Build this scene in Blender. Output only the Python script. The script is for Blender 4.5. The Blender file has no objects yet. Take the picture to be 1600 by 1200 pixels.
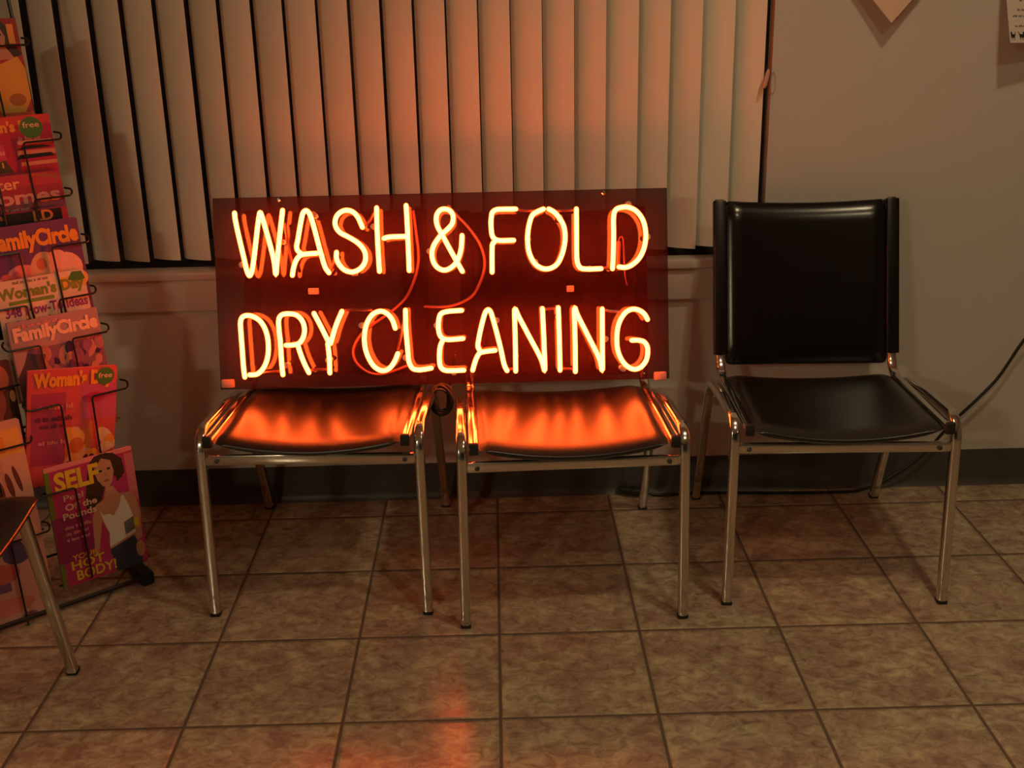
import bpy, math, random
from mathutils import Vector, Matrix
import mathutils

random.seed(4)
S = bpy.context.scene
COL = S.collection

# ------------------------------------------------------------------ camera
cam_d = bpy.data.cameras.new('camera')
cam = bpy.data.objects.new('camera', cam_d)
COL.objects.link(cam)
cam_d.sensor_fit = 'HORIZONTAL'
cam_d.sensor_width = 36.0
cam_d.lens = 1800.0 / 1600.0 * 36.0
cam_d.clip_start = 0.05
PIT, ROL, YAW = 0.3339, -0.0214, -0.0112
R0 = Matrix(((1, 0, 0), (0, 0, 1), (0, 1, 0)))
cp, sp = math.cos(PIT), math.sin(PIT)
cr, sr = math.cos(ROL), math.sin(ROL)
cy, sy = math.cos(YAW), math.sin(YAW)
RC = Matrix(((cr, sr, 0), (-sr, cr, 0), (0, 0, 1))) @ Matrix(((1, 0, 0), (0, cp, sp), (0, -sp, cp))) @ R0 @ Matrix(((cy, sy, 0), (-sy, cy, 0), (0, 0, 1)))
rt, up, fw = Vector(RC[0]), Vector(RC[1]), Vector(RC[2])
M = Matrix((rt, up, -fw)).transposed().to_4x4()
M.translation = Vector((0.0145, -2.499, 1.338))
cam.matrix_world = M
S.camera = cam

# ------------------------------------------------------------------ world, exposure
w = bpy.data.worlds.new('night')
S.world = w
w.use_nodes = True
w.node_tree.nodes['Background'].inputs[0].default_value = (0.03, 0.02, 0.02, 1)
w.node_tree.nodes['Background'].inputs[1].default_value = 0.05
vs = S.view_settings
vs.view_transform = 'Standard'
vs.look = 'None'
vs.exposure = 0.0
vs.gamma = 1.0
vs.use_curve_mapping = False
LAMP_COLOR = (1.0, 0.79, 0.45)
LAMP_STRENGTH = 208.0
PANEL_STRENGTH = 135.0
NEON_COLOR = (1.0, 0.090, 0.012)
NEON_STRENGTH = 58.0

# ------------------------------------------------------------------ materials
MATS = {}
def mat(name, col, rough=0.5, metal=0.0, spec=0.5, bump=None, coat=0.0):
    if name in MATS:
        return MATS[name]
    m = bpy.data.materials.new(name)
    m.use_nodes = True
    nt = m.node_tree
    b = nt.nodes['Principled BSDF']
    b.inputs['Base Color'].default_value = (col[0], col[1], col[2], 1)
    b.inputs['Roughness'].default_value = rough
    b.inputs['Metallic'].default_value = metal
    b.inputs['Specular IOR Level'].default_value = spec
    b.inputs['Coat Weight'].default_value = coat
    if bump:
        sc, st, det = bump
        tc = nt.nodes.new('ShaderNodeTexCoord')
        nz = nt.nodes.new('ShaderNodeTexNoise')
        nz.inputs['Scale'].default_value = sc
        nz.inputs['Detail'].default_value = det
        bp = nt.nodes.new('ShaderNodeBump')
        bp.inputs['Strength'].default_value = st
        bp.inputs['Distance'].default_value = 0.004
        nt.links.new(tc.outputs['Object'], nz.inputs['Vector'])
        nt.links.new(nz.outputs['Fac'], bp.inputs['Height'])
        nt.links.new(bp.outputs['Normal'], b.inputs['Normal'])
    MATS[name] = m
    return m

def emit(name, col, strength):
    m = bpy.data.materials.new(name)
    m.use_nodes = True
    nt = m.node_tree
    nt.nodes.clear()
    o = nt.nodes.new('ShaderNodeOutputMaterial')
    e = nt.nodes.new('ShaderNodeEmission')
    e.inputs['Color'].default_value = (col[0], col[1], col[2], 1)
    e.inputs['Strength'].default_value = strength
    nt.links.new(e.outputs[0], o.inputs[0])
    return m

def neon_mat():
    # glowing gas column: the limb of the tube holds less gas in depth, so it glows less than the axis
    m = emit('neon_gas', NEON_COLOR, NEON_STRENGTH)
    nt = m.node_tree
    e = nt.nodes['Emission']
    lw = nt.nodes.new('ShaderNodeLayerWeight')
    lw.inputs['Blend'].default_value = 0.5
    r = nt.nodes.new('ShaderNodeMapRange')
    r.inputs['From Min'].default_value = 0.06
    r.inputs['From Max'].default_value = 0.70
    r.inputs['To Min'].default_value = NEON_STRENGTH
    r.inputs['To Max'].default_value = NEON_STRENGTH * 0.05
    nt.links.new(lw.outputs['Facing'], r.inputs['Value'])
    nt.links.new(r.outputs['Result'], e.inputs['Strength'])
    return m

def acrylic_mat():
    m = bpy.data.materials.new('smoked_acrylic')
    m.use_nodes = True
    nt = m.node_tree
    nt.nodes.clear()
    o = nt.nodes.new('ShaderNodeOutputMaterial')
    lw = nt.nodes.new('ShaderNodeLayerWeight')
    pw = nt.nodes.new('ShaderNodeMath'); pw.operation = 'POWER'
    pw.inputs[1].default_value = 5.0
    ma = nt.nodes.new('ShaderNodeMath'); ma.operation = 'MULTIPLY_ADD'
    ma.inputs[1].default_value = 0.95
    ma.inputs[2].default_value = 0.032
    gl = nt.nodes.new('ShaderNodeBsdfGlossy')
    gl.inputs['Roughness'].default_value = 0.03
    df = nt.nodes.new('ShaderNodeBsdfDiffuse')
    df.inputs['Color'].default_value = (0.034, 0.009, 0.009, 1)  # red tint puts the bloom around the tubes into the panel colour
    tr = nt.nodes.new('ShaderNodeBsdfTransparent')
    tr.inputs['Color'].default_value = (0.74, 0.66, 0.66, 1)
    m1 = nt.nodes.new('ShaderNodeMixShader'); m1.inputs[0].default_value = 0.5
    m2 = nt.nodes.new('ShaderNodeMixShader')
    L = nt.links.new
    L(lw.outputs['Facing'], pw.inputs[0]); L(pw.outputs[0], ma.inputs[0]); ge = nt.nodes.new('ShaderNodeNewGeometry'); fr = nt.nodes.new('ShaderNodeMath'); fr.operation = 'SUBTRACT'; fr.inputs[0].default_value = 1.0
    fm = nt.nodes.new('ShaderNodeMath'); fm.operation = 'MULTIPLY'
    L(ge.outputs['Backfacing'], fr.inputs[1]); L(fr.outputs[0], fm.inputs[0]); L(ma.outputs[0], fm.inputs[1]); L(fm.outputs[0], m2.inputs[0])
    L(df.outputs[0], m1.inputs[1]); L(tr.outputs[0], m1.inputs[2])
    L(m1.outputs[0], m2.inputs[1]); L(gl.outputs[0], m2.inputs[2]); L(m2.outputs[0], o.inputs[0])
    return m

TILE = 0.305
def tile_mat():
    m = bpy.data.materials.new('ceramic_tile')
    m.use_nodes = True
    nt = m.node_tree
    b = nt.nodes['Principled BSDF']
    L = nt.links.new
    N = nt.nodes.new
    geo = N('ShaderNodeNewGeometry')
    sep = N('ShaderNodeSeparateXYZ')
    L(geo.outputs['Position'], sep.inputs[0])
    def math(op, a, bb=None, c=None):
        n = N('ShaderNodeMath'); n.operation = op
        for i, v in enumerate((a, bb, c)):
            if v is None: continue
            if isinstance(v, (int, float)): n.inputs[i].default_value = v
            else: L(v, n.inputs[i])
        return n.outputs[0]
    def edge(out):
        t = math('DIVIDE', out, TILE)
        t = math('ADD', t, 100.5)
        f = math('FRACT', t)
        d = math('ABSOLUTE', math('SUBTRACT', f, 0.5))   # 0 on a grout line
        cell = math('FLOOR', math('ADD', math('DIVIDE', out, TILE), 100.0))
        return math('MULTIPLY', d, TILE), cell
    dx, cx = edge(sep.outputs[0])
    dy, cy_ = edge(sep.outputs[1])
    # slightly wavy tile edges
    d = math('MINIMUM', dx, dy)
    nz = N('ShaderNodeTexNoise'); nz.inputs['Scale'].default_value = 90; nz.inputs['Detail'].default_value = 2
    L(geo.outputs['Position'], nz.inputs['Vector'])
    d = math('ADD', d, math('MULTIPLY', math('SUBTRACT', nz.outputs['Fac'], 0.5), 0.0015))
    g = N('ShaderNodeMapRange'); g.interpolation_type = 'SMOOTHSTEP'
    g.inputs['From Min'].default_value = 0.0026; g.inputs['From Max'].default_value = 0.0044
    L(d, g.inputs['Value'])
    hgt = N('ShaderNodeMapRange'); hgt.interpolation_type = 'SMOOTHSTEP'
    hgt.inputs['From Min'].default_value = 0.0015; hgt.inputs['From Max'].default_value = 0.010
    L(d, hgt.inputs['Value'])
    # mottled glaze, every tile with its own patch of the pattern
    comb = N('ShaderNodeCombineXYZ')
    L(math('MULTIPLY', cx, 3.7), comb.inputs[0]); L(math('MULTIPLY', cy_, 5.3), comb.inputs[1])
    L(math('MULTIPLY', math('ADD', cx, cy_), 1.9), comb.inputs[2])
    va = N('ShaderNodeVectorMath'); va.operation = 'ADD'
    L(geo.outputs['Position'], va.inputs[0]); L(comb.outputs[0], va.inputs[1])
    mp = N('ShaderNodeMapping'); mp.inputs['Scale'].default_value = (0.95, 1.2, 1)
    mp.inputs['Rotation'].default_value = (0, 0, 0.35)
    L(va.outputs[0], mp.inputs['Vector'])
    n1 = N('ShaderNodeTexNoise'); n1.inputs['Scale'].default_value = 34; n1.inputs['Detail'].default_value = 8
    n1.inputs['Roughness'].default_value = 0.68; n1.inputs['Distortion'].default_value = 0.7
    n2 = N('ShaderNodeTexNoise'); n2.inputs['Scale'].default_value = 9; n2.inputs['Detail'].default_value = 5
    n2.inputs['Distortion'].default_value = 0.8
    L(mp.outputs[0], n1.inputs['Vector']); L(mp.outputs[0], n2.inputs['Vector'])
    r1 = N('ShaderNodeValToRGB')
    e = r1.color_ramp.elements
    e[0].position = 0.33; e[0].color = (0.27, 0.19, 0.155, 1)
    e[1].position = 0.66; e[1].color = (0.62, 0.53, 0.385, 1)
    k = e.new(0.47); k.color = (0.43, 0.34, 0.255, 1)
    k = e.new(0.55); k.color = (0.51, 0.425, 0.31, 1)
    L(n1.outputs['Fac'], r1.inputs[0])
    r2 = N('ShaderNodeValToRGB')
    e = r2.color_ramp.elements
    e[0].position = 0.36; e[0].color = (0.80, 0.68, 0.70, 1)
    e[1].position = 0.62; e[1].color = (1.02, 1.05, 0.93, 1)
    L(n2.outputs['Fac'], r2.inputs[0])
    mx = N('ShaderNodeMix'); mx.data_type = 'RGBA'; mx.blend_type = 'MULTIPLY'; mx.inputs[0].default_value = 1
    L(r1.outputs[0], mx.inputs[6]); L(r2.outputs[0], mx.inputs[7])
    mg = N('ShaderNodeMix'); mg.data_type = 'RGBA'
    mg.inputs[6].default_value = (0.15, 0.10, 0.072, 1)
    L(g.outputs[0], mg.inputs[0]); L(mx.outputs[2], mg.inputs[7])
    L(mg.outputs[2], b.inputs['Base Color'])
    rr = N('ShaderNodeMapRange'); rr.inputs['To Min'].default_value = 0.75; rr.inputs['To Max'].default_value = 0.22
    L(g.outputs[0], rr.inputs['Value']); L(rr.outputs[0], b.inputs['Roughness'])
    bp = N('ShaderNodeBump'); bp.inputs['Strength'].default_value = 0.6; bp.inputs['Distance'].default_value = 0.003
    hh = math('ADD', hgt.outputs[0], math('MULTIPLY', n1.outputs['Fac'], 0.07))
    L(hh, bp.inputs['Height']); L(bp.outputs[0], b.inputs['Normal'])
    return m

M_WALL = mat('painted_wall', (0.60, 0.56, 0.52), 0.62, bump=(160, 0.08, 3))
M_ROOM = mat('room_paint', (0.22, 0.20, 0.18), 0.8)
M_DIM = mat('night_window_dark', (0.03, 0.028, 0.026), 0.6)  # front wall colour darkened so the vinyl reflects black, as night windows would
M_CEIL = mat('ceiling_paint', (0.55, 0.53, 0.48), 0.9)
M_SILL = mat('sill_paint', (0.62, 0.56, 0.50), 0.4)
M_BASE = mat('vinyl_cove', (0.060, 0.054, 0.050), 0.45)
M_VANE = mat('blind_vinyl', (0.88, 0.82, 0.71), 0.5, bump=(40, 0.05, 2))
M_FRAME = mat('window_metal', (0.10, 0.09, 0.09), 0.4, metal=0.6)
M_CHROME = mat('chrome', (0.74, 0.72, 0.69), 0.14, metal=1.0)
M_VINYL = mat('black_vinyl', (0.006, 0.0055, 0.0055), 0.31, spec=0.85, bump=(220, 0.06, 4))
M_BACKV = mat('smooth_black_vinyl', (0.005, 0.0045, 0.0045), 0.20, spec=0.45, bump=(220, 0.03, 4))
M_SLEEVE = mat('sleeve_vinyl', (0.006, 0.0055, 0.0055), 0.30, spec=0.35)
M_RUBBER = mat('black_rubber', (0.012, 0.012, 0.012), 0.6)
M_WIRE = mat('black_wire', (0.012, 0.011, 0.011), 0.35)
M_CORD = mat('black_cord', (0.010, 0.010, 0.010), 0.45)
M_WHITEP = mat('white_plastic', (0.40, 0.24, 0.19), 0.4)
M_SUPPORT = mat('clear_support', (0.42, 0.34, 0.26), 0.2)
M_GTO = mat('red_wire', (0.13, 0.03, 0.03), 0.45)
M_DARKT = mat('painted_glass', (0.09, 0.035, 0.03), 0.3)
M_WOODP = mat('pink_plastic', (0.70, 0.38, 0.30), 0.4)
M_BEAD = mat('bead_metal', (0.35, 0.28, 0.2), 0.35, metal=0.8)
M_NEON = neon_mat()
M_ACRY = acrylic_mat()
M_TILE = tile_mat()
M_PAGE = mat('page_paper', (0.62, 0.57, 0.50), 0.8)
M_PANEL = emit('panel_lens', LAMP_COLOR, PANEL_STRENGTH)
M_LAMP = emit('lamp_lens', LAMP_COLOR, LAMP_STRENGTH)

# ------------------------------------------------------------------ geometry helpers
class MB:
    """collects shapes and links them as one mesh object"""
    def __init__(s):
        s.v, s.f, s.mi, s.sm = [], [], [], []
    def add(s, vs, fs, mi=0, smooth=False):
        o = len(s.v)
        s.v += [tuple(p) for p in vs]
        for f in fs:
            s.f.append(tuple(i + o for i in f)); s.mi.append(mi); s.sm.append(smooth)
        return s
    def box(s, lo, hi, mi=0, bev=0.0):
        x0, y0, z0 = lo; x1, y1, z1 = hi
        if bev <= 0:
            vs = [(x0, y0, z0), (x1, y0, z0), (x1, y1, z0), (x0, y1, z0), (x0, y0, z1), (x1, y0, z1), (x1, y1, z1), (x0, y1, z1)]
            return s.add(vs, [(0, 3, 2, 1), (4, 5, 6, 7), (0, 1, 5, 4), (1, 2, 6, 5), (2, 3, 7, 6), (3, 0, 4, 7)], mi)
        import bmesh
        bm = bmesh.new()
        bmesh.ops.create_cube(bm, size=1.0)
        for v in bm.verts:
            v.co = Vector(((x0 + x1) / 2 + v.co.x * (x1 - x0), (y0 + y1) / 2 + v.co.y * (y1 - y0), (z0 + z1) / 2 + v.co.z * (z1 - z0)))
        bmesh.ops.bevel(bm, geom=bm.edges[:], offset=bev, segments=2, affect='EDGES', profile=0.5)
        bm.verts.ensure_lookup_table(); bm.verts.index_update()
        s.add([v.co.copy() for v in bm.verts], [[v.index for v in f.verts] for f in bm.faces], mi, True)
        bm.free()
        return s
    def sweep(s, pts, prof, mi=0, upv=None, caps=True, smooth=True, scales=None):
        """profile (list of 2D points) carried along a polyline"""
        P = [Vector(p) for p in pts]
        n = len(P); m = len(prof)
        T = []
        for i in range(n):
            a = P[i] - P[i - 1] if i > 0 else P[1] - P[0]
            b = P[i + 1] - P[i] if i < n - 1 else P[-1] - P[-2]
            a.normalize(); b.normalize()
            t = a + b
            T.append(t.normalized() if t.length > 1e-6 else b)
        u = Vector(upv) if upv else (Vector((0, 0, 1)) if abs(T[0].z) < 0.9 else Vector((0, 1, 0)))
        vs = []
        for i in range(n):
            if upv is None and i > 0:
                u = T[i - 1].rotation_difference(T[i]) @ u
            side = T[i].cross(u).normalized()
            uu = side.cross(T[i]).normalized()
            u = uu if upv is None else Vector(upv)
            k = 1.0 if scales is None else scales[i]
            for a, b in prof:
                vs.append(P[i] + side * (a * k) + uu * (b * k))
        fs = []
        for i in range(n - 1):
            for j in range(m):
                k = (j + 1) % m
                fs.append((i * m + j, i * m + k, (i + 1) * m + k, (i + 1) * m + j))
        if caps:
            fs.append(tuple(range(m - 1, -1, -1))); fs.append(tuple((n - 1) * m + j for j in range(m)))
        return s.add(vs, fs, mi, smooth)
    def tube(s, pts, r, seg=8, mi=0, round_ends=False):
        prof = [(r * math.cos(2 * math.pi * i / seg), r * math.sin(2 * math.pi * i / seg)) for i in range(seg)]
        if not round_ends:
            return s.sweep(pts, prof, mi)
        P = [Vector(p) for p in pts]
        d0 = (P[0] - P[1]).normalized(); d1 = (P[-1] - P[-2]).normalized()
        st = [P[0] + d0 * r * math.sin(a) for a in (1.57, 1.1, 0.6)]
        sc = [0.05, math.cos(1.1), math.cos(0.6)]
        en = [P[-1] + d1 * r * math.sin(a) for a in (0.6, 1.1, 1.57)]
        return s.sweep(st + P + en, prof, mi, scales=sc + [1.0] * len(P) + sc[::-1])
    def lathe(s, prof, seg=24, mi=0, axis='z', org=(0, 0, 0)):
        vs, fs = [], []
        for r, h in prof:
            for i in range(seg):
                a = 2 * math.pi * i / seg
                p = (r * math.cos(a), r * math.sin(a), h)
                if axis == 'y': p = (p[0], p[2], p[1])
                if axis == 'x': p = (p[2], p[0], p[1])
                vs.append((p[0] + org[0], p[1] + org[1], p[2] + org[2]))
        n = len(prof)
        for i in range(n - 1):
            for j in range(seg):
                k = (j + 1) % seg
                fs.append((i * seg + j, i * seg + k, (i + 1) * seg + k, (i + 1) * seg + j))
        fs.append(tuple(range(seg - 1, -1, -1))); fs.append(tuple((n - 1) * seg + j for j in range(seg)))
        return s.add(vs, fs, mi, True)
    def prism(s, poly, z0, z1, mi=0):
        n = len(poly)
        a = sum(poly[i][0] * poly[(i + 1) % n][1] - poly[(i + 1) % n][0] * poly[i][1] for i in range(n))
        if a < 0: poly = poly[::-1]
        vs = [(x, y, z0) for x, y in poly] + [(x, y, z1) for x, y in poly]
        fs = [tuple(range(n - 1, -1, -1)), tuple(range(n, 2 * n))]
        for i in range(n):
            k = (i + 1) % n
            fs.append((i, k, n + k, n + i))
        return s.add(vs, fs, mi)
    def build(s, name, mats, parent=None, loc=None):
        me = bpy.data.meshes.new(name)
        me.from_pydata(s.v, [], s.f)
        if not isinstance(mats, (list, tuple)): mats = [mats]
        for m in mats: me.materials.append(m)
        me.polygons.foreach_set('material_index', s.mi)
        me.polygons.foreach_set('use_smooth', s.sm)
        import bmesh
        bm = bmesh.new(); bm.from_mesh(me)
        bmesh.ops.recalc_face_normals(bm, faces=bm.faces[:])
        bm.to_mesh(me); bm.free()
        try:
            me.set_sharp_from_angle(angle=math.radians(40))
        except Exception:
            pass
        me.update()
        o = bpy.data.objects.new(name, me)
        COL.objects.link(o)
        if parent: o.parent = parent
        if loc: o.location = loc
        return o

def catmull(pts, k=6):
    P = [Vector(p) for p in pts]
    if len(P) < 3:
        return P
    out = []
    for i in range(len(P) - 1):
        p0 = P[i - 1] if i > 0 else P[0] * 2 - P[1]
        p1, p2 = P[i], P[i + 1]
        p3 = P[i + 2] if i + 2 < len(P) else P[-1] * 2 - P[-2]
        # centripetal knots keep tight bends round without overshoot
        t0 = 0.0
        t1 = t0 + max((p1 - p0).length, 1e-6) ** 0.5
        t2 = t1 + max((p2 - p1).length, 1e-6) ** 0.5
        t3 = t2 + max((p3 - p2).length, 1e-6) ** 0.5
        for j in range(k):
            t = t1 + (t2 - t1) * j / k
            a1 = p0 * ((t1 - t) / (t1 - t0)) + p1 * ((t - t0) / (t1 - t0))
            a2 = p1 * ((t2 - t) / (t2 - t1)) + p2 * ((t - t1) / (t2 - t1))
            a3 = p2 * ((t3 - t) / (t3 - t2)) + p3 * ((t - t2) / (t3 - t2))
            b1 = a1 * ((t2 - t) / (t2 - t0)) + a2 * ((t - t0) / (t2 - t0))
            b2 = a2 * ((t3 - t) / (t3 - t1)) + a3 * ((t - t1) / (t3 - t1))
            out.append(b1 * ((t2 - t) / (t2 - t1)) + b2 * ((t - t1) / (t2 - t1)))
    out.append(P[-1])
    return out

def fillet(pts, r, k=6):
    """polyline with rounded corners"""
    P = [Vector(p) for p in pts]
    out = [P[0]]
    for i in range(1, len(P) - 1):
        a = (P[i - 1] - P[i]); b = (P[i + 1] - P[i])
        ri = min(r, a.length * 0.48, b.length * 0.48)
        a = P[i] + a.normalized() * ri; b = P[i] + b.normalized() * ri
        for j in range(k + 1):
            t = j / k
            out.append(a * (1 - t) ** 2 + P[i] * 2 * t * (1 - t) + b * t * t)
    out.append(P[-1])
    return out

def rrect(wd, ht, r, k=3):
    out = []
    for cx, cy2, a0 in ((wd / 2 - r, ht / 2 - r, 0), (-wd / 2 + r, ht / 2 - r, 90), (-wd / 2 + r, -ht / 2 + r, 180), (wd / 2 - r, -ht / 2 + r, 270)):
        for j in range(k + 1):
            a = math.radians(a0 + 90 * j / k)
            out.append((cx + r * math.cos(a), cy2 + r * math.sin(a)))
    return out

def ell(cx, cy2, rx, ry, n=18, rot=0.0):
    c, s_ = math.cos(rot), math.sin(rot)
    return [(cx + rx * math.cos(2 * math.pi * i / n) * c - ry * math.sin(2 * math.pi * i / n) * s_,
             cy2 + rx * math.cos(2 * math.pi * i / n) * s_ + ry * math.sin(2 * math.pi * i / n) * c) for i in range(n)]

def tag(o, label, cat, group=None):
    o['label'] = label
    o['category'] = cat
    if group: o['group'] = group
    return o

def empty(name, label, cat, loc=(0, 0, 0), rz=0.0, group=None):
    o = bpy.data.objects.new(name, None)
    o.empty_display_size = 0.1
    COL.objects.link(o)
    o.location = loc
    o.rotation_euler = (0, 0, rz)
    return tag(o, label, cat, group)

def struct(o):
    o['kind'] = 'structure'
    return o

_text_cache = {}
def text_geo(body, bold=0.0):
    """outline mesh of a word, normalised to its bounding box"""
    key = (body, bold)
    if key in _text_cache: return _text_cache[key]
    cu = bpy.data.curves.new('lettering', 'FONT')
    cu.body = body
    cu.size = 1.0
    cu.offset = bold
    cu.resolution_u = 3
    ob = bpy.data.objects.new('lettering', cu)
    COL.objects.link(ob)
    bpy.context.view_layer.update()
    dg = bpy.context.evaluated_depsgraph_get()
    me = bpy.data.meshes.new_from_object(ob.evaluated_get(dg))
    vs = [(v.co.x, v.co.y) for v in me.vertices]
    fs = [tuple(p.vertices) for p in me.polygons]
    bpy.data.objects.remove(ob); bpy.data.curves.remove(cu); bpy.data.meshes.remove(me)
    x0 = min(v[0] for v in vs); x1 = max(v[0] for v in vs); y0 = min(v[1] for v in vs); y1 = max(v[1] for v in vs)
    vs = [((x - x0) / (x1 - x0), (y - y0) / (y1 - y0)) for x, y in vs]
    _text_cache[key] = (vs, fs)
    return vs, fs

def text_onto(mb, body, x, y, wd, ht, z, bold=0.0, mi=0):
    vs, fs = text_geo(body, bold)
    mb.add([(x + a * wd, y + b * ht, z) for a, b in vs], fs, mi)

# ------------------------------------------------------------------ the room
X0, X1, Y0, YW, ZC = -2.9, 2.6, -6.6, 0.42, 2.6
struct(MB().box((X0 - .1, Y0 - .1, -.1), (X1 + .1, YW + .2, 0)).build('floor', M_TILE))
WX0, WX1, WZ0, WZ1 = -1.42, 0.703, 0.64, 2.15
wb = MB()
wb.box((X0, YW, 0), (WX0, YW + .2, ZC)); wb.box((WX1, YW, 0), (X1, YW + .2, ZC))
wb.box((WX0, YW, 0), (WX1, YW + .2, WZ0)); wb.box((WX0, YW, WZ1), (WX1, YW + .2, ZC))
struct(wb.build('wall_back', M_WALL))
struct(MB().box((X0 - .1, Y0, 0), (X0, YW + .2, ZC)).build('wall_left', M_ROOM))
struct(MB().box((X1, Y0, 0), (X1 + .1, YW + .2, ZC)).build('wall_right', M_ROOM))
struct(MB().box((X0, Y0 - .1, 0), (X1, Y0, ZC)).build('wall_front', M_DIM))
struct(MB().box((X0 - .1, Y0 - .1, ZC), (X1 + .1, YW + .2, ZC + .1)).build('ceiling', M_CEIL))
# coved vinyl baseboard
pr = [(0, 0), (0, .102), (-.004, .102), (-.005, .02), (-.008, .008), (-.016, 0)]
bb = MB()
n = len(pr)
bb.add([(x, YW + a, b) for x in (X0, X1) for a, b in pr],
       [(i, (i + 1) % n, n + (i + 1) % n, n + i) for i in range(n)] + [tuple(range(n)), tuple(range(2 * n - 1, n - 1, -1))])
struct(bb.build('baseboard_back', M_BASE))
# window behind the blind, its sill and apron
win = MB()
fx = (WX0, WX0 + .05, -.38, -.33, WX1 - .05, WX1)
for a, b in ((fx[0], fx[1]), (fx[2], fx[3]), (fx[4], fx[5])):
    win.box((a, .565, WZ0 + .02), (b, .61, WZ1))
win.box((WX0, .452, WZ0), (WX1, .61, WZ0 + .012)); win.box((WX0, .565, WZ0 + .012), (WX1, .61, WZ0 + .07)); win.box((WX0, .565, WZ1 - .05), (WX1, .61, WZ1))
wf = struct(win.build('window_1', M_FRAME))
gm = bpy.data.materials.new('window_glass'); gm.use_nodes = True
gb = gm.node_tree.nodes['Principled BSDF']
gb.inputs['Transmission Weight'].default_value = 1.0; gb.inputs['Roughness'].default_value = 0.0; gb.inputs['IOR'].default_value = 1.45
gb.inputs['Base Color'].default_value = (0.9, 0.95, 0.92, 1)
MB().box((WX0 + .02, .585, WZ0 + .04), (WX1 - .02, .590, WZ1 - .02)).build('pane', gm, wf)
struct(MB().box((WX0 - .03, .388, .638), (WX1 + .03, .452, .660), bev=.004).build('trim_1', M_SILL))      # sill board
struct(MB().box((WX0 - .02, .402, .553), (WX1 + .02, .42, .638), bev=.003).build('trim_2', M_SILL))      # apron

# ------------------------------------------------------------------ ceiling lamps
for i, (lx, ly, lab) in enumerate(((0.95, -0.95, 'round recessed ceiling lamp nearer the window wall'), (0.95, -2.15, 'round recessed ceiling lamp farther from the window wall'))):
    t = empty('ceiling_lamp', lab, 'lamp', (lx, ly, ZC), group='recessed ceiling lamps')
    MB().lathe([(.070, -.001), (.105, -.001), (.105, -.008), (.098, -.014), (.072, -.014), (.070, -.001)], 32).build('trim_ring', M_WHITEP, t)
    MB().lathe([(.0, -.002), (.066, -.002), (.066, -.008), (.055, -.013), (.0, -.016)], 32).build('lens', M_LAMP, t)

t = empty('ceiling_panel_lamp', 'square ceiling panel lamp at the far front of the room', 'lamp', (-2.45, -5.6, ZC))
MB().box((-.24, -.24, -.012), (.24, .24, -.0005), bev=.003).build('housing', M_WHITEP, t)
MB().box((-.21, -.21, -.0155), (.21, .21, -.0125)).build('lens', M_PANEL, t)

# ------------------------------------------------------------------ vertical blind
blind = empty('vertical_blind', 'cream vertical blind closed over the window behind the chairs', 'blind', (0, .46, 0))
VW, SP, TH = .0845, .0787, math.radians(25)
def vane_mesh():
    prof = []
    K = 10
    R = (VW / 2) ** 2 / (2 * .0045) + .0045 / 2
    half = math.asin(VW / 2 / R)
    for side, rr in ((0, R), (1, R - .0012)):
        rng = range(K + 1) if side == 0 else range(K, -1, -1)
        for j in rng:
            a = -half + 2 * half * j / K
            x, y = rr * math.sin(a), -(rr * math.cos(a) - R * math.cos(half))
            c, s_ = math.cos(-TH), math.sin(-TH)
            prof.append((x * c - y * s_, x * s_ + y * c))
    mb = MB()
    n = len(prof)
    vs = [(x, y, z) for z in (.678, 2.085) for x, y in prof]
    fs = [(i, (i + 1) % n, n + (i + 1) % n, n + i) for i in range(n)]
    for j in range(K):
        fs.append((j, j + 1, n - 2 - j, n - 1 - j)); fs.append((n + j, n + n - 1 - j, n + n - 2 - j, n + j + 1))
    mb.add(vs, fs, 0, True)
    return mb
xr = VW / 2 * math.cos(TH)
v0 = None
for k in range(-17, 10):
    xk = -.018 + SP * k - xr
    if v0 is None:
        v0 = vane_mesh().build('vane', M_VANE, blind); o = v0
    else:
        o = v0.copy(); COL.objects.link(o); o.parent = blind
    o.location = (xk, random.uniform(-.0015, .0015), random.uniform(-.002, .002))
    o.rotation_euler = (0, 0, random.uniform(-.075, .06))
MB().box((WX0 + .01, -.025, 2.09), (WX1 - .003, .03, 2.145), bev=.003).build('head_rail', M_SILL, blind)
cd = MB().tube([(.694, -.033, 2.09), (.6935, -.036, 1.6), (.694, -.040, 1.125)], .0018, 6).build('pull_cord', M_BEAD, blind)
MB().sweep([(.694, -.042, 1.128), (.6925, -.044, 1.120), (.686, -.046, 1.092), (.683, -.047, 1.084)], [(.0055 * math.cos(i * .7854), .0055 * math.sin(i * .7854)) for i in range(8)], scales=[.5, 1, 1.1, .7]).build('cord_weight', M_WOODP, blind)
ch = MB()
for i in range(30):
    a = 2 * math.pi * i / 30
    ch.lathe([(.0004, -.0014), (.0014, 0), (.0004, .0014)], 6, org=(.7065 + .0065 * math.cos(a), -.044, 1.095 + .026 * math.sin(a)))
ch.build('bead_loop', M_BEAD, blind)

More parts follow.
